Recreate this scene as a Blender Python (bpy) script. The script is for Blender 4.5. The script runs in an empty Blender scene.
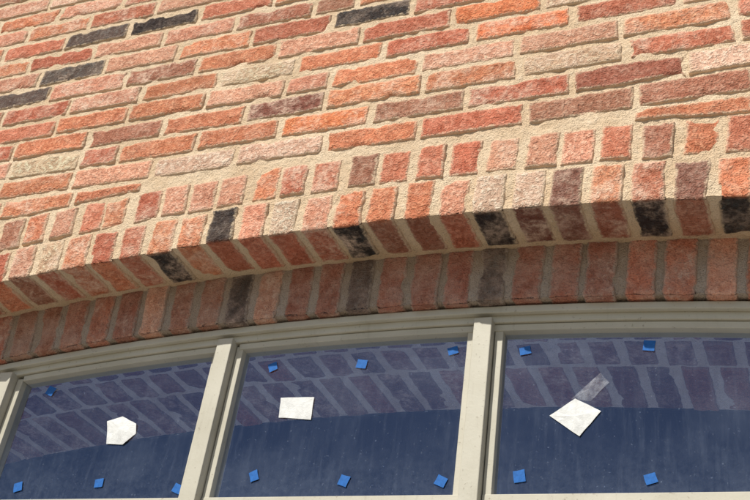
import bpy, math, random
from mathutils import Vector, noise, Matrix
random.seed(11)
rnd=random.random
XC=-0.81; R=7.65; CZ=1.168-R; R2=R-0.115
HALF=1.50
def arc(x,r): return CZ+math.sqrt(r*r-(x-XC)**2)
Z0=1.398; P=0.0635

# ---------------------------------------------------------------- materials
def new_mat(name):
    m=bpy.data.materials.new(name); m.use_nodes=True
    nt=m.node_tree; nt.nodes.clear()
    out=nt.nodes.new('ShaderNodeOutputMaterial')
    b=nt.nodes.new('ShaderNodeBsdfPrincipled')
    nt.links.new(b.outputs[0],out.inputs[0])
    return m,nt,b,out
def N(nt,t,**k):
    n=nt.nodes.new(t)
    for a,v in k.items(): setattr(n,a,v)
    return n
def noisen(nt,vec,scale,detail=4,rough=0.55):
    n=N(nt,'ShaderNodeTexNoise'); n.inputs['Scale'].default_value=scale
    n.inputs['Detail'].default_value=detail; n.inputs['Roughness'].default_value=rough
    if vec is not None: nt.links.new(vec,n.inputs['Vector'])
    return n.outputs['Fac']
def mapr(nt,val,a,b,c=0.0,d=1.0,smooth=True):
    n=N(nt,'ShaderNodeMapRange'); n.interpolation_type='SMOOTHSTEP' if smooth else 'LINEAR'
    nt.links.new(val,n.inputs[0])
    for i,v in enumerate((a,b,c,d)): n.inputs[i+1].default_value=v
    return n.outputs[0]
def mix(nt,fac,a,b,blend='MIX'):
    n=N(nt,'ShaderNodeMix',data_type='RGBA',blend_type=blend)
    for sock,v in ((n.inputs[0],fac),(n.inputs[6],a),(n.inputs[7],b)):
        if hasattr(v,'links'): nt.links.new(v,sock)
        elif isinstance(v,(int,float)): sock.default_value=v
        else: sock.default_value=(*v,1)
    return n.outputs[2]
def math_(nt,op,a,b=None):
    n=N(nt,'ShaderNodeMath',operation=op)
    for i,v in enumerate((a,b)):
        if v is None: continue
        if hasattr(v,'links'): nt.links.new(v,n.inputs[i])
        else: n.inputs[i].default_value=v
    return n.outputs[0]
def bump(nt,b,h,dist,strength=1.0):
    n=N(nt,'ShaderNodeBump'); n.inputs['Strength'].default_value=strength
    n.inputs['Distance'].default_value=dist
    nt.links.new(h,n.inputs['Height']); nt.links.new(n.outputs[0],b.inputs['Normal'])
MORT=(0.71,0.555,0.385)
def brick_material(name,mort=MORT,smear=1.0,dust=0.0):
    m,nt,b,out=new_mat(name)
    tc=N(nt,'ShaderNodeTexCoord').outputs['Object']
    col=N(nt,'ShaderNodeAttribute',attribute_name='Col').outputs['Color']
    ed=N(nt,'ShaderNodeAttribute',attribute_name='edge').outputs['Fac']
    rn=N(nt,'ShaderNodeAttribute',attribute_name='rnd').outputs['Fac']
    off=N(nt,'ShaderNodeCombineXYZ'); nt.links.new(math_(nt,'MULTIPLY',rn,37.0),off.inputs[1])
    va=N(nt,'ShaderNodeVectorMath',operation='ADD'); nt.links.new(tc,va.inputs[0]); nt.links.new(off.outputs[0],va.inputs[1])
    v=va.outputs[0]
    n1=noisen(nt,v,24,3,0.65); n2=noisen(nt,v,95,3,0.72); n3=noisen(nt,v,300,1,0.6); n4=noisen(nt,v,17,5,0.75)
    c=mix(nt,mapr(nt,n1,0.35,0.65,0.0,0.7),col,mix(nt,1.0,col,(0.66,0.60,0.57),'MULTIPLY'))
    c=mix(nt,mapr(nt,n2,0.44,0.68,0.0,0.85),c,mix(nt,1.0,col,(1.25,1.6,1.75),'MULTIPLY'))
    c=mix(nt,mapr(nt,n3,0.56,0.70,0.0,0.7),c,mix(nt,1.0,c,(0.38,0.34,0.33),'MULTIPLY'))
    lime=math_(nt,'MULTIPLY',mapr(nt,n4,0.40,0.68),mapr(nt,rn,0.15,0.95,0.18,0.85))
    lime=math_(nt,'MULTIPLY',lime,mapr(nt,n2,0.34,0.62,0.30,1.0))
    if dust: lime=math_(nt,'MAXIMUM',lime,mapr(nt,n4,.35,.7,dust*.5,dust*3.2))
    c=mix(nt,lime,c,tuple(.45*a+.55*b_ for a,b_ in zip(mort,(0.78,0.54,0.43))))
    e=math_(nt,'ADD',ed,math_(nt,'MULTIPLY',math_(nt,'SUBTRACT',n2,0.5),1.3))
    sm=mapr(nt,e,-0.02,0.45,0.75*smear,0.0)
    c=mix(nt,sm,c,mort)
    nt.links.new(c,b.inputs['Base Color'])
    b.inputs['Roughness'].default_value=0.9; b.inputs['Specular IOR Level'].default_value=0.12
    h=math_(nt,'ADD',n2,math_(nt,'MULTIPLY',n3,0.5))
    bump(nt,b,h,0.0065,1.0)
    return m
def mortar_material(name,colr):
    m,nt,b,out=new_mat(name)
    tc=N(nt,'ShaderNodeTexCoord').outputs['Object']
    n1=noisen(nt,tc,6,3,0.6); n2=noisen(nt,tc,70,3,0.7); n3=noisen(nt,tc,400,1,0.6)
    c=mix(nt,mapr(nt,n1,0.35,0.65,0,0.8),colr,tuple(a*b_ for a,b_ in zip(colr,(0.84,0.77,0.70))))
    c=mix(nt,mapr(nt,n2,0.5,0.8,0,0.6),c,tuple(min(1,a*b_) for a,b_ in zip(colr,(1.12,1.18,1.28))))
    c=mix(nt,mapr(nt,n3,0.56,0.68,0,0.55),c,tuple(a*0.45 for a in colr))
    nt.links.new(c,b.inputs['Base Color'])
    b.inputs['Roughness'].default_value=0.95; b.inputs['Specular IOR Level'].default_value=0.12
    h=math_(nt,'ADD',n2,math_(nt,'MULTIPLY',n3,0.5))
    bump(nt,b,h,0.006,1.0)
    return m
def plain(name,colr,rough=0.6,var=0.2,scale=20,spec=0.3,bd=0.0):
    m,nt,b,out=new_mat(name)
    tc=N(nt,'ShaderNodeTexCoord').outputs['Object']
    n1=noisen(nt,tc,scale,4,0.65)
    c=mix(nt,mapr(nt,n1,0.3,0.7,0,1),tuple(a*(1-var) for a in colr),tuple(min(1,a*(1+var)) for a in colr))
    nt.links.new(c,b.inputs['Base Color']); b.inputs['Roughness'].default_value=rough
    b.inputs['Specular IOR Level'].default_value=spec
    if bd: bump(nt,b,noisen(nt,tc,scale*8,2),bd,0.6)
    return m
M_brick=brick_material('old_brick'); M_mort=mortar_material('lime_mortar',MORT)
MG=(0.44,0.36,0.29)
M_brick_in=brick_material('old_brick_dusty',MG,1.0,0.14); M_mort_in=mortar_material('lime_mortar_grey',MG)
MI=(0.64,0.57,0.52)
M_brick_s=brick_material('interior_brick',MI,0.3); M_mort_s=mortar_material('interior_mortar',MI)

# ---------------------------------------------------------------- palette (linear)
PAL={'or':(0.60,0.215,0.110),'OR':(0.67,0.20,0.085),'red':(0.51,0.160,0.092),'pink':(0.63,0.285,0.180),
'pale':(0.68,0.44,0.31),'tan':(0.54,0.36,0.23),'br':(0.38,0.155,0.095),'dr':(0.35,0.118,0.074),'dkr':(0.24,0.095,0.066),'dk':(0.125,0.086,0.070),'blk':(0.050,0.038,0.034)}
def pick(w):
    ks=list(w); t=rnd()*sum(w.values())
    for k in ks:
        t-=w[k]
        if t<=0: return k
    return ks[-1]
WALLW={'or':.27,'red':.26,'pink':.30,'pale':.07,'tan':.03,'br':.055,'dr':.02}
RINGW={'or':.28,'red':.24,'pink':.30,'pale':.12,'tan':.02,'br':.05}
def colour(k):
    c=PAL[k]; s=0.86+0.28*rnd(); h=(rnd()-.5)*.18
    return (c[0]*s,c[1]*s*(1+h),c[2]*s*(1+h))

class Acc:
    def __init__(s): s.v=[];s.f=[];s.c=[];s.e=[];s.r=[]
    def obj(s,name,mat,parent=None):
        me=bpy.data.meshes.new(name); me.from_pydata(s.v,[],s.f)
        if s.c:
            a=me.attributes.new('Col','FLOAT_COLOR','POINT'); a.data.foreach_set('color',[q for c in s.c for q in (*c,1)])
            a=me.attributes.new('edge','FLOAT','POINT'); a.data.foreach_set('value',s.e)
            a=me.attributes.new('rnd','FLOAT','POINT'); a.data.foreach_set('value',s.r)
        me.polygons.foreach_set('use_smooth',[True]*len(me.polygons))
        me.materials.append(mat); me.update()
        o=bpy.data.objects.new(name,me); bpy.context.collection.objects.link(o)
        if parent: o.parent=parent
        return o
def samples(a,b,step,hi):
    L=b-a
    if not hi: return [a,a+min(.004,L*.2),b-min(.004,L*.2),b]
    e=min(.0018,L*.12); n=max(2,int((L-4*e)/step))
    return [a,a+e,a+2*e]+[a+2*e+(L-4*e)*i/n for i in range(1,n)]+[b-2*e,b-e,b]
def brick(acc,s0,s1,wlo,w1,mapf,col,depth=0.0,hi=True,step=0.0055,col2=None,y0=0.0,rough=1.0):
    """wlo: function s->lower w (or number). depth>0: wraps round the lower arris along the soffit."""
    seed=Vector((rnd()*100,rnd()*100,rnd()*100)); rv=rnd()
    lof=wlo if callable(wlo) else (lambda s:wlo)
    S=samples(s0,s1,step,hi)
    lo=min(lof(s) for s in S)
    T=samples(0,1,step/max(.01,(w1-lo)),hi) if not depth else None
    if hi and not depth:
        h=max(.01,w1-lo); T=[t/h for t in samples(0,h,step,True)]
    r=0.0035+0.0030*rnd()
    yb=y0-0.0012+0.0035*(rnd()-.5); ta=(rnd()-.5)*.012; tb=(rnd()-.5)*.04
    rot=(rnd()-.5)*.014; sm_=(s0+s1)/2
    worn=.5+1.2*rnd()
    if depth:
        h=w1-lof(s0)
        W=[-q for q in reversed(samples(0,depth,step,hi))][:-1]+samples(0,h,step,hi)
    ns=len(S); rows=[]
    for s in S:
        l=lof(s)
        if l>w1-.004: l=w1-.004
        col_=[]
        for j,t in enumerate(W if depth else T):
            if depth:
                w=t; de=min(s-s0,s1-s,h-w,w+depth)
                if w>=0: ww=l+w; yy=0.0
                else: ww=l; yy=-w
                c=abs(w)
                if c<r*1.3:
                    q=(r*1.3-c)**2/(2.6*r)
                    if w>=0: yy+=q
                    else: ww+=q
                inn=(0,1) if w>0.004 else ((1,0) if w<-0.004 else (.7,.7))
            else:
                ww=l+t*(w1-l); yy=0.0; de=min(s-s0,s1-s,ww-l,w1-ww); inn=(0,1)
            k=min(de/r,1.0); rd=r*(1-math.sqrt(max(0,1-(1-k)**2)))
            p=Vector((s,ww,yy))
            if hi:
                nv=noise.noise_vector(p*22+seed); nv2=noise.noise_vector(p*90+seed)
                ds=(nv.x*.0028+nv2.x*.0016)*worn; dw=(nv.y*.0024+nv2.y*.0015)*worn+rot*(s-sm_)
                dd=noise.noise(p*38+seed)*.0018+nv2.z*.0014
                ch=nv.z
                if ch>.22 and de<.012: dd+= (ch-.22)*.022*(1-de/.012)*worn
            else:
                ds=dw=dd=0
            dd=dd*rough+rd+(s-sm_)*ta+(ww-(w1+l)/2)*tb
            if depth and t<0:
                ww2=ww+dw*.3+dd*inn[0]; y_=y0+yy+dd*inn[1]*.5+yb-y0; sx=s+ds
            else:
                ww2=ww+dw+dd*inn[0]; y_=yb+yy+dd*inn[1]; sx=s+ds
            x,z=mapf(sx,ww2)
            acc.v.append((x,y_,z))
            if depth and col2 is not None:
                q=min(1,max(0,(0.004-t)/.012)); cc=tuple(a*(1-q)+b*q for a,b in zip(col,col2))
            else: cc=col
            acc.c.append(cc); acc.e.append(min(1,de/.016)); acc.r.append(rv)
            col_.append((len(acc.v)-1,inn,sx,ww2,y_))
        rows.append(col_)
    nt_=len(rows[0])
    for i in range(ns-1):
        for j in range(nt_-1):
            acc.f.append((rows[i][j][0],rows[i+1][j][0],rows[i+1][j+1][0],rows[i][j+1][0]))
    loop=[(i,0) for i in range(ns)]+[(ns-1,j) for j in range(1,nt_)]+[(i,nt_-1) for i in range(ns-2,-1,-1)]+[(0,j) for j in range(nt_-2,0,-1)]
    b2=len(acc.v)
    for (i,j) in loop:
        idx,inn,sx,ww,y=rows[i][j]
        x,z=mapf(sx,ww+.018*inn[0]); acc.v.append((x,y+.018*inn[1],z))
        acc.c.append(acc.c[idx]); acc.e.append(0.0); acc.r.append(rv)
    L=len(loop)
    for k in range(L):
        a=rows[loop[k][0]][loop[k][1]][0]; bq=rows[loop[(k+1)%L][0]][loop[(k+1)%L][1]][0]
        acc.f.append((bq,a,b2+k,b2+(k+1)%L))
ident=lambda s,w:(s,w)
def polar(rr):
    return lambda s,w:(XC+(rr+w)*math.sin(s/R),CZ+(rr+w)*math.cos(s/R))

root=bpy.data.objects.new('brick_building',None); bpy.context.collection.objects.link(root)

# ---------------------------------------------------------------- coursed brickwork
XL,XR=-4.4,2.9; ZB,ZT=-1.6,3.75
ANCH={6:[(-.944,-.753,'blk'),(-1.803,-1.603,'dk'),(-1.372,-1.170,'or')],
8:[(-1.764,-1.568,'dk'),(-1.554,-1.354,'blk'),(-1.337,-1.135,'red')],
5:[(-1.955,-1.755,'dk'),(-1.508,-1.309,'br'),(-.639,-.447,'OR')],9:[(-1.705,-1.50,'red')],
4:[(-1.875,-1.67,'red'),(-1.224,-1.026,'tan'),(-1.012,-.808,'or'),(-.795,-.600,'red'),(-.586,-.382,'OR'),(-.368,-.165,'red')],
10:[(-2.046,-1.842,'or')],
2:[(-1.787,-1.572,'or'),(-1.557,-1.353,'br'),(-1.119,-.928,'dkr'),(-.688,-.489,'or'),(-.474,-.274,'tan'),(-.260,-.060,'red')],
1:[(-1.232,-1.03,'or'),(-1.016,-.812,'OR'),(-.797,-.597,'br'),(-.365,-.157,'dr')],
0:[(-1.783,-1.573,'or'),(-.457,-.252,'br'),(-.240,-.038,'br')]}
ext=lambda s: arc(s,R+0.188)
wall=Acc()
imin=int(math.floor((ZB-Z0)/P))+1; imax=int((ZT-Z0)/P)
J=.0110
for i in range(imin,imax+1):
    zc=Z0+i*P+(rnd()-.5)*.002; h=.0525+(rnd()-.5)*.003; z0=zc-h/2; z1=zc+h/2
    anch=sorted(ANCH.get(i,[]))
    if not anch:
        x0=-1.0+(i%2)*.1075+(rnd()-.5)*.05
        anch=[(x0,x0+.203,None)]
    bl=[]
    def fill(a,b):
        L=b-a
        if L<.06: return
        k=L/.2165
        if .38<k-int(k)<.75 and k>1: ws=[1]*int(k)+[k-int(k)]; random.shuffle(ws)
        else: ws=[1]*max(1,round(k))
        ws=[w*(1+(rnd()-.5)*.06) for w in ws]; tot=sum(ws); x=a
        for w in ws:
            e=x+w/tot*L
            bl.append((x+J/2,e-J/2,None)); x=e
    prev=None
    for (a,b_,k) in anch:
        if prev is not None: fill(prev+J/2,a-J/2)
        bl.append((a,b_,k)); prev=b_
    x=anch[0][0]-J/2
    while x>XL:
        L=.2165 if rnd()>.10 else .113
        L*=1+(rnd()-.5)*.05; bl.append((x-L+J/2,x-J/2,None)); x-=L
    x=anch[-1][1]+J/2
    while x<XR:
        L=.2165 if rnd()>.10 else .113
        L*=1+(rnd()-.5)*.05; bl.append((x+J/2,x+L-J/2,None)); x+=L
    for (a,b_,k) in bl:
        a=max(a,XL); b_=min(b_,XR)
        if b_-a<.03: continue
        xo0,xo1=XC-HALF,XC+HALF
        def emit(a,b_):
            if b_-a<.03: return
            hi = a>-2.6 and b_<0.75 and z0>1.0 and z1<2.45
            cc=colour(k or pick(WALLW))
            mid=(a+b_)/2; j=(rnd()-.5)*.003
            if xo0<mid<xo1 and z0>0.9:
                while b_-a>.04 and z1-ext(a)<.024: a+=.004
                while b_-a>.04 and z1-ext(b_)<.024: b_-=.004
                if b_-a<=.045: return
                brick(wall,a,b_,lambda s:max(z0+j,ext(s)),z1+j,ident,cc,hi=hi)
            else: brick(wall,a,b_,z0+j,z1+j,ident,cc,hi=hi)
        inopen = z0<ext((a+b_)/2) and z1>-0.42
        if inopen and b_>xo0 and a<xo1 and z1<ext(max(min((a+b_)/2,xo1),xo0))+.012:
            if a<xo0: emit(a,xo0)
            if b_>xo1: emit(xo1,b_)
        else: emit(a,b_)
wall.obj('wall_bricks',M_brick,root)

# ---------------------------------------------------------------- arch rings
smax=R*math.asin(HALF/R)
PR=.0732; s_ref=(-.376-XC)
ring=Acc()
DK1={0:'dkr',3:'dkr',-10:'blk',1:'or',2:'red',-1:'pale',4:'or',-3:'pink',-4:'or',-2:'pale',-5:'or',-6:'or',-7:'pink'}
SOFF={2:'blk',-1:'dkr',-2:'blk',-6:'blk',-12:'blk',4:'blk',1:'dr',0:'dkr'}
n0=int(math.ceil((-smax-s_ref)/PR)); n1=int((smax-s_ref)/PR)
for n in range(n0,n1+1):
    s=s_ref+n*PR+(rnd()-.5)*.005; w=.0605+(rnd()-.5)*.007
    a=colour(DK1.get(n,None) or pick(RINGW)); b_=colour(SOFF.get(n) or pick({'or':.2,'red':.4,'br':.25,'dr':.15}))
    brick(ring,s-w/2,s+w/2,0.0,.086+(rnd()-.5)*.006,polar(R+(rnd()-.5)*.004),a,depth=.118,col2=b_)
    s+= .012+(rnd()-.5)*.014; w=.0600+(rnd()-.5)*.008
    a=colour(pick(RINGW))
    brick(ring,s-w/2,s+w/2,0.0,.083+(rnd()-.5)*.006,polar(R+.096+(rnd()-.5)*.004),a)
ring.obj('arch_bricks',M_brick,root)
inner=Acc()
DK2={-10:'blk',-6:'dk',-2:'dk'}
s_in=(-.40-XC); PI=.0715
n0=int(math.ceil((-smax-s_in)/PI)); n1=int((smax-s_in)/PI)
YI=.132
for n in range(n0,n1+1):
    s=s_in+n*PI+(rnd()-.5)*.004; w=.0570+(rnd()-.5)*.006
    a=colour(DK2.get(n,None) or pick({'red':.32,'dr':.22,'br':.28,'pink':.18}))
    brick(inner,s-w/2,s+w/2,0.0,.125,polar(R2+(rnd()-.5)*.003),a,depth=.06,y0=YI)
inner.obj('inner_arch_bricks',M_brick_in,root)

# ---------------------------------------------------------------- mortar bodies
def grid(acc,nx,nz,fn):
    b0=len(acc.v)
    for i in range(nx+1):
        for j in range(nz+1): acc.v.append(fn(i/nx,j/nz))
    for i in range(nx):
        for j in range(nz):
            a=b0+i*(nz+1)+j; acc.f.append((a,a+nz+1,a+nz+2,a+1))
def my(x,z,off=0):
    p=Vector((x,off,z)); q=noise.noise(p*24)
    return .0032+.0013*noise.noise(p*11)+.0017*noise.noise(p*70)+ (max(0,q-.3)*.010)
mo=Acc(); g=.0075
xo0,xo1=XC-HALF,XC+HALF
ZM=2.5
def front(xa,xb,zlo,zhi,g):
    def fn(u,t):
        x=xa+(xb-xa)*u; zl=zlo(x) if callable(zlo) else zlo
        z=zl+(zhi-zl)*t
        return (x,my(x,z),z)
    zl=zlo(xa) if callable(zlo) else zlo
    grid(mo,max(1,int((xb-xa)/g)),max(1,int((zhi-zl)/g)),fn)
front(xo0,xo1,lambda x:arc(x,R+.004),ZM,g)
front(-2.9,xo0,.9,ZM,g*1.3); front(xo1,1.2,.9,ZM,g*1.5)
G=.06
front(XL,-2.9,ZB,ZT,G); front(1.2,XR,ZB,ZT,G); front(-2.9,1.2,ZM,ZT,G)
front(-2.9,xo0,ZB,.9,G); front(xo1,1.2,ZB,.9,G); front(xo0,xo1,ZB,-.40,G)
mo.obj('wall_mortar',M_mort,root)
ms=Acc()
def sof(rr,ya,yb,acc,g=.006,k=1):
    def fn(u,t):
        s=-smax+2*smax*u; y=ya+(yb-ya)*t
        p=Vector((s,y,3.3)); r=rr+.0042+.0014*noise.noise(p*14)+.0014*noise.noise(p*70)
        return (XC+r*math.sin(s/R),y,CZ+r*math.cos(s/R))
    grid(acc,int(2*smax/g),max(2,int((yb-ya)/g)),fn)
sof(R,.003,.14,ms)
ms.obj('arch_soffit_mortar',M_mort,root)
mi=Acc()
def fn(u,t):
    s=-smax+2*smax*u; r=R2+.003+(.122)*t; p=Vector((s,5.5,r))
    y=YI+.0036+.0013*noise.noise(p*12)+.0014*noise.noise(p*70)
    return (XC+r*math.sin(s/R),y,CZ+r*math.cos(s/R))
grid(mi,int(2*smax/.006),20,fn)
sof(R2,YI+.003,.22,mi)
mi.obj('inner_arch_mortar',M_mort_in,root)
# ---------------------------------------------------------------- interior soffit (rest of the wall thickness)
RS=R2+.002
tmp=Acc(); si_v=[]
for row,(ya,yb) in enumerate(((.205,.300),(.315,.405),(.420,.605))):
    s=-smax+(0,.038,.010)[row]
    while s<smax-.06:
        w=.054+(rnd()-.5)*.006
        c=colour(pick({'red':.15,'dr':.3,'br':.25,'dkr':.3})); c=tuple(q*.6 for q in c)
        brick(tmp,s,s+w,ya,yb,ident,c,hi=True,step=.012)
        s+=w+.021
for (x,y,z) in tmp.v:
    r=RS+y; si_v.append((XC+r*math.sin(x/R),z,CZ+r*math.cos(x/R)))
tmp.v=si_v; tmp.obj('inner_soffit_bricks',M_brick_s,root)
mi=Acc(); sof(RS,.20,.61,mi,.01); mi.obj('inner_soffit_mortar',M_mort_s,root)

# ---------------------------------------------------------------- boxes
def box(acc,x0,x1,y0,y1,z0,z1):
    b=len(acc.v); acc.v+= [(x,y,z) for x in (x0,x1) for y in (y0,y1) for z in (z0,z1)]
    acc.f+=[tuple(b+i for i in q) for q in ((0,1,3,2),(4,6,7,5),(0,4,5,1),(2,3,7,6),(0,2,6,4),(1,5,7,3))]
def flat(o,bev=.0):
    o.data.polygons.foreach_set('use_smooth',[False]*len(o.data.polygons))
    if bev:
        m=o.modifiers.new('b','BEVEL'); m.width=bev; m.segments=2; m.limit_method='ANGLE'
    return o
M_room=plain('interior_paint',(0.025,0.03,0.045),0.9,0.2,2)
M_floor=plain('pale_bounce_floor',(0.60,0.60,0.59),0.6,0.05,3)  # unseen floor, made pale to bounce sunlight up to the interior soffit
a=Acc()
def quad(acc,*p):
    b=len(acc.v); acc.v+=list(p); acc.f.append(tuple(range(b,b+len(p))))
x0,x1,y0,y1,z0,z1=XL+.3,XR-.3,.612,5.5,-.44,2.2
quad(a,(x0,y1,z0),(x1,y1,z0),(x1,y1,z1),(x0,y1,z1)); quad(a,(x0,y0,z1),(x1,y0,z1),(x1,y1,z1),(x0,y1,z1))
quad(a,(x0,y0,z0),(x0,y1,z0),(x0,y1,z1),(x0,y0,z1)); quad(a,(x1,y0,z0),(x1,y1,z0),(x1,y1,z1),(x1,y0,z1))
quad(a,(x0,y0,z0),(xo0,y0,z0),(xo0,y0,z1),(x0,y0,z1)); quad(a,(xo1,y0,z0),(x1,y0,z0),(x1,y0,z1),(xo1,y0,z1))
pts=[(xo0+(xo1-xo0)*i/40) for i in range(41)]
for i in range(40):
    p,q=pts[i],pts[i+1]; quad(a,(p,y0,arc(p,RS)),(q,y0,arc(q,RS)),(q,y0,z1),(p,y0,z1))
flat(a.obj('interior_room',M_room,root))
a=Acc(); box(a,x0,x1,.613,y1,z0-.08,z0); box(a,xo0+.01,xo1-.01,.216,.612,-.50,-.375); flat(a.obj('interior_bounce_floor',M_floor,root))  # raised floor and added inner sill, both unseen, reflecting light onto the soffit
M_side=plain('side_wall_brick',(0.36,0.14,0.09),0.9,0.35,14,0.2,0.004)
a=Acc()
quad(a,(XL,.02,ZB),(XL,6,ZB),(XL,6,ZT),(XL,.02,ZT)); quad(a,(XR,.02,ZB),(XR,6,ZB),(XR,6,ZT),(XR,.02,ZT)); quad(a,(XL,6,ZB),(XR,6,ZB),(XR,6,ZT),(XL,6,ZT))
quad(a,(XL,.02,ZT),(XR,.02,ZT),(XR,6,ZT),(XL,6,ZT))
flat(a.obj('side_walls',M_side,root))
M_stone=plain('sill_stone',(0.42,0.39,0.33),0.85,0.15,15,0.2,0.003)
a=Acc(); box(a,XL-.05,XR+.05,-.05,.5,ZT+.003,ZT+.12); box(a,xo0-.1,xo1+.1,-.06,.21,-.46,-.375); flat(a.obj('stone_coping_and_sill',M_stone,root),.006)
a=Acc()
for x,sg in ((xo0,-1),(xo1,1)):
    for i in range(imin,imax):
        zc=Z0+i*P
        if zc<-.37 or zc>arc(x,R)-.02: continue
        c=colour(pick(WALLW))
        xa,xb=(x-.02,x+.004) if sg<0 else (x-.004,x+.02)
        for (q0,q1) in (((.008,.105),(.118,.215),(.228,.43),(.443,.6)) if i%2 else ((.008,.21),(.222,.32),(.333,.53),(.543,.6))):
            box(a,xa,xb,q0,q1,zc-.025,zc+.025)
            a.c+=[c]*8; a.e+=[1.0]*8; a.r+=[rnd()]*8
flat(a.obj('jamb_bricks',M_brick,root),.003)
a=Acc()
for x,sg in ((xo0,-1),(xo1,1)):
    quad(a,(x+sg*.001,.003,-.4),(x+sg*.001,.612,-.4),(x+sg*.001,.612,arc(x,R)),(x+sg*.001,.003,arc(x,R)))
flat(a.obj('jamb_mortar',M_mort,root))

# ---------------------------------------------------------------- window
M_frame,nt,b,_o=new_mat('frame_paint')
tc=N(nt,'ShaderNodeTexCoord').outputs['Object']
mp=N(nt,'ShaderNodeMapping'); mp.inputs['Scale'].default_value=(40,10,5); nt.links.new(tc,mp.inputs[0])
f1=noisen(nt,mp.outputs[0],1.6,4,.7); f2=noisen(nt,tc,7,3,.6); f3=noisen(nt,tc,150,2,.6)
c=mix(nt,mapr(nt,f2,.3,.7,0,1),(0.45,0.42,0.335),(0.51,0.48,0.395))
c=mix(nt,mapr(nt,f1,.55,.8,0,.4),c,(0.32,0.285,0.22))
c=mix(nt,mapr(nt,f3,.64,.74,0,.5),c,(0.22,0.18,0.13))
nt.links.new(c,b.inputs['Base Color']); b.inputs['Roughness'].default_value=.5; b.inputs['Specular IOR Level'].default_value=.3
bump(nt,b,f3,.0005,.5)
def arcbar(acc,ro,ri,y0,y1,n=90,xa=xo0,xb=xo1):
    sa=R*math.asin((xa-XC)/R); sb=R*math.asin((xb-XC)/R); b=len(acc.v)
    for i in range(n+1):
        s=sa+(sb-sa)*i/n
        for r,y in ((ri,y0),(ro,y0),(ro,y1),(ri,y1)): acc.v.append((XC+r*math.sin(s/R),y,CZ+r*math.cos(s/R)))
    for i in range(n):
        for k in range(4):
            p=b+4*i+k; q=b+4*i+(k+1)%4; acc.f.append((p,p+4,q+4,q))
    acc.f.append((b,b+1,b+2,b+3)); e=b+4*n; acc.f.append((e+3,e+2,e+1,e))
fr=Acc()
arcbar(fr,R2-.003,R2-.018,.150,.215)
arcbar(fr,R2-.0175,R2-.033,.162,.213)
box(fr,xo0+.001,xo0+.03,.150,.215,-.36,arc(xo0+.03,R2-.012)); box(fr,.60,xo1-.001,.150,.215,-.36,arc(xo1,R2-.012))
mull=[-1.703,-1.133,-.563,.007]
for m in mull: 
    box(fr,m-.018,m+.018,.148,.212,-.36,arc(m,R2-.028))
box(fr,xo0+.03,.60,.150,.211,.596,.648)
box(fr,xo0+.03,.60,.140,.211,-.37,-.33)
flat(fr.obj('window_frame',M_frame,root),.0018)
sa=Acc(); gl=Acc()
edges=[xo0+.03]+sum([[m-.018,m+.018] for m in mull],[])+[.60]
for k in range(0,10,2):
    x0,x1=edges[k]+.0016,edges[k+1]-.0016
    sw=.016
    arcbar(sa,R2-.0340,R2-.048,.168,.205,24,x0,x1)
    box(sa,x0,x0+sw,.170,.204,.650,arc(x0+.008,R2-.040)); box(sa,x1-sw,x1,.170,.204,.650,arc(x1-.008,R2-.040))
    box(sa,x0,x1,.1685,.2045,.649,.671)
    box(sa,x0,x1,.168,.205,.572,.5955); box(sa,x0,x1,.168,.205,-.329,-.29); box(sa,x0,x0+sw,.169,.204,-.30,.58); box(sa,x1-sw,x1,.169,.204,-.30,.58)
    n=16; top=[(x0+.004+(x1-x0-.008)*i/n) for i in range(n+1)]
    b=len(gl.v); gl.v+=[(x,.186,.66) for x in top]+[(x,.186,arc(x,R2-.042)) for x in top]
    gl.f+=[(b+i,b+i+1,b+n+2+i,b+n+1+i) for i in range(n)]
    quad(gl,(x0+.004,.186,-.30),(x1-.004,.186,-.30),(x1-.004,.186,.58),(x0+.004,.186,.58))
flat(sa.obj('window_sashes',M_frame,root),.0012)
mg=bpy.data.materials.new('dusty_glass'); mg.use_nodes=True; nt=mg.node_tree; nt.nodes.clear()
out=N(nt,'ShaderNodeOutputMaterial'); tr=N(nt,'ShaderNodeBsdfTransparent'); tr.inputs[0].default_value=(.80,.86,.99,1)
gs=N(nt,'ShaderNodeBsdfGlossy'); gs.inputs['Roughness'].default_value=0.01; gs.inputs[0].default_value=(.40,.58,1,1)
ge=N(nt,'ShaderNodeNewGeometry'); dt=N(nt,'ShaderNodeVectorMath',operation='DOT_PRODUCT'); nt.links.new(ge.outputs['Normal'],dt.inputs[0]); nt.links.new(ge.outputs['Incoming'],dt.inputs[1])
fs=math_(nt,'POWER',math_(nt,'SUBTRACT',1.0,math_(nt,'ABSOLUTE',dt.outputs['Value'])),5.0)
fs=math_(nt,'ADD',math_(nt,'MULTIPLY',fs,0.88),0.11)
m1=N(nt,'ShaderNodeMixShader'); nt.links.new(fs,m1.inputs[0]); nt.links.new(tr.outputs[0],m1.inputs[1]); nt.links.new(gs.outputs[0],m1.inputs[2])
df=N(nt,'ShaderNodeBsdfDiffuse'); df.inputs[0].default_value=(.60,.70,.88,1)
tc=N(nt,'ShaderNodeTexCoord').outputs['Object']
mp=N(nt,'ShaderNodeMapping'); mp.inputs['Scale'].default_value=(60,1,6); nt.links.new(tc,mp.inputs[0])
d1=mapr(nt,noisen(nt,mp.outputs[0],1.5,4,.7),.45,.8,0.002,0.03)
d2=mapr(nt,noisen(nt,tc,240,2,.6),.66,.78,0,0.12)
d3=mapr(nt,noisen(nt,tc,5,4,.65),.42,.75,0.0,0.035)
sx=N(nt,'ShaderNodeSeparateXYZ'); nt.links.new(tc,sx.inputs[0])
d4=math_(nt,'MULTIPLY',mapr(nt,sx.outputs[2],.62,.84,.05,0.0),mapr(nt,noisen(nt,tc,70,5,.8),.35,.65,.3,1.0))
dd=math_(nt,'ADD',math_(nt,'ADD',math_(nt,'ADD',d1,d2),d3),d4)
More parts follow.
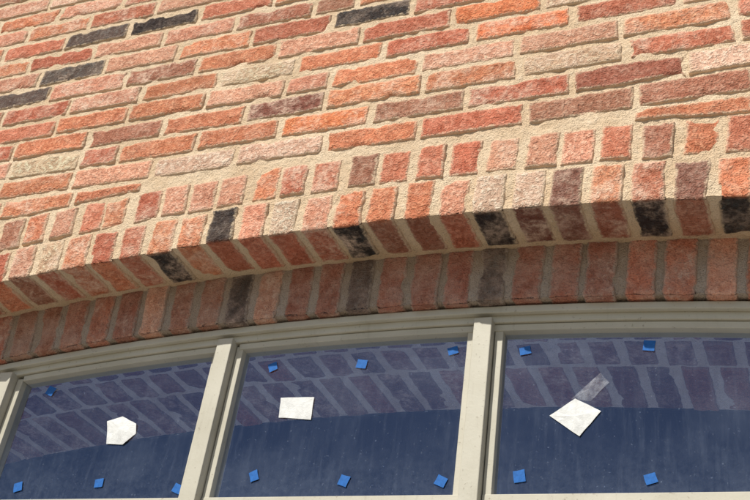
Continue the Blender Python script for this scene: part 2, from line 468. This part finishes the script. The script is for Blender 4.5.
m2=N(nt,'ShaderNodeMixShader'); nt.links.new(dd,m2.inputs[0]); nt.links.new(m1.outputs[0],m2.inputs[1]); nt.links.new(df.outputs[0],m2.inputs[2])
nt.links.new(m2.outputs[0],out.inputs[0])
flat(gl.obj('window_glass',mg,root))

# ---------------------------------------------------------------- paper labels, film and painter's tape stuck on the glass
M_paper=plain('white_paper',(0.66,0.66,0.64),0.7,0.12,45,0.3,0.001)
M_tape=plain('blue_masking_tape',(0.022,0.12,0.38),0.7,0.18,120,0.2)
def sheet(name,cx,cz,pts,mat,y=.1835,crease=.0012):
    a=Acc(); n=len(pts); a.v.append((0,-crease,0))
    for r in (.5,1.0):
        for i in range(n):
            for t in range(4):
                p=pts[i]; q=pts[(i+1)%n]; u=t/4
                x=(p[0]+(q[0]-p[0])*u)*r/1000; z=(p[1]+(q[1]-p[1])*u)*r/1000
                nv=noise.noise_vector(Vector((x*60+cx*9,z*60,cz*7)))
                if r==1.0: x+=nv.x*.0012; z+=nv.y*.0012
                a.v.append((x,-crease*(1-r)+nv.z*crease*.5,z))
    m=n*4
    for i in range(m):
        j=(i+1)%m
        a.f.append((0,1+i,1+j)); a.f.append((1+i,1+m+i,1+m+j,1+j))
    o=flat(a.obj(name,mat)); o.location=(cx,y,cz)
    md=o.modifiers.new('s','SOLIDIFY'); md.thickness=.0003
    return o
sheet('paper_label',-1.364,.831,[(-42,21),(-5,31),(37,12),(41,-10),(16,-35),(-26,-32)],M_paper,crease=.004)
sheet('paper_label',-.950,.866,[(-41,22),(35,20),(36,-30),(-37,-22)],M_paper)
sheet('paper_label',-.387,.820,[(-46,4),(0,36),(46,10),(9,-38)],M_paper,crease=.003)
mf=bpy.data.materials.new('clear_film'); mf.use_nodes=True; nt=mf.node_tree; b=nt.nodes['Principled BSDF']
tc=N(nt,'ShaderNodeTexCoord').outputs['Object']
b.inputs['Base Color'].default_value=(.5,.52,.58,1); b.inputs['Roughness'].default_value=.4
nt.links.new(mapr(nt,noisen(nt,tc,60,3),.4,.65,.05,.16),b.inputs['Alpha'])
sheet('film_strip',-.365,.872,[(-30,-16),(22,34),(38,14),(4,-22)],mf)
for (x,z) in [(-1025,961),(-822,955),(-631,972),(-486,962),(-256,956),(-1589,935),(-1381,711),(-1184,696),(-1016,720),(-821,707),(-628,703),(-483,710),(-256,701),(-1590,705)]:
    w,h=8.5+3*rnd(),8+3*rnd(); th=(rnd()-.5)*.9
    pts=[(px*math.cos(th)-pz*math.sin(th),px*math.sin(th)+pz*math.cos(th)) for px,pz in ((-w,-h),(w,-h),(w,h),(-w,h))]
    sheet('painters_tape',x/1000,z/1000,pts,M_tape,crease=.0004)

# ---------------------------------------------------------------- ground
M_ground=plain('pale_ground',(0.24,0.215,0.175),0.95,0.2,1.5,0.1)
a=Acc(); quad(a,(-400,-400,ZB),(400,-400,ZB),(400,400,ZB),(-400,400,ZB)); flat(a.obj('ground',M_ground))
M_pave=plain('concrete_pavement',(0.30,0.28,0.24),0.9,0.12,4,0.2)
a=Acc(); box(a,-14,14,-2.6,-.003,ZB+.004,ZB+.10); flat(a.obj('pavement',M_pave),.01)

# ---------------------------------------------------------------- light
el,az=math.radians(46),math.radians(20)
S=Vector((-math.sin(az)*math.cos(el),-math.cos(az)*math.cos(el),math.sin(el)))
sun=bpy.data.lights.new('sun','SUN'); sun.energy=5.0; sun.angle=math.radians(.5); sun.color=(1,.965,.89)
so=bpy.data.objects.new('sun',sun); bpy.context.collection.objects.link(so); so.rotation_mode='QUATERNION'; so.rotation_quaternion=S.to_track_quat('Z','Y'); so.location=(-3,-10,9)
w=bpy.data.worlds.new('World'); bpy.context.scene.world=w; w.use_nodes=True; nt=w.node_tree
bg=nt.nodes['Background']; sk=nt.nodes.new('ShaderNodeTexSky'); sk.sky_type='NISHITA'; sk.sun_disc=False
sk.sun_elevation=el; sk.sun_rotation=math.radians(200); nt.links.new(sk.outputs[0],bg.inputs[0]); bg.inputs[1].default_value=.09
# ---------------------------------------------------------------- camera
cam=bpy.data.cameras.new('camera'); co=bpy.data.objects.new('camera',cam); bpy.context.collection.objects.link(co)
cxv=Vector((0.9236,0.3597,0.1332)).normalized(); czv=Vector((0.3708,-0.7491,-0.5492)).normalized(); cyv=czv.cross(cxv).normalized(); cxv=cyv.cross(czv)
mm=Matrix((cxv,cyv,czv)).transposed().to_4x4(); mm.translation=(0,-1.5,0); co.matrix_world=mm
cam.sensor_width=36; cam.lens=1039/750*36; cam.clip_start=.05; cam.clip_end=2000
sc=bpy.context.scene; sc.camera=co
sc.view_settings.view_transform='Standard'; sc.view_settings.look='None'; sc.view_settings.exposure=0
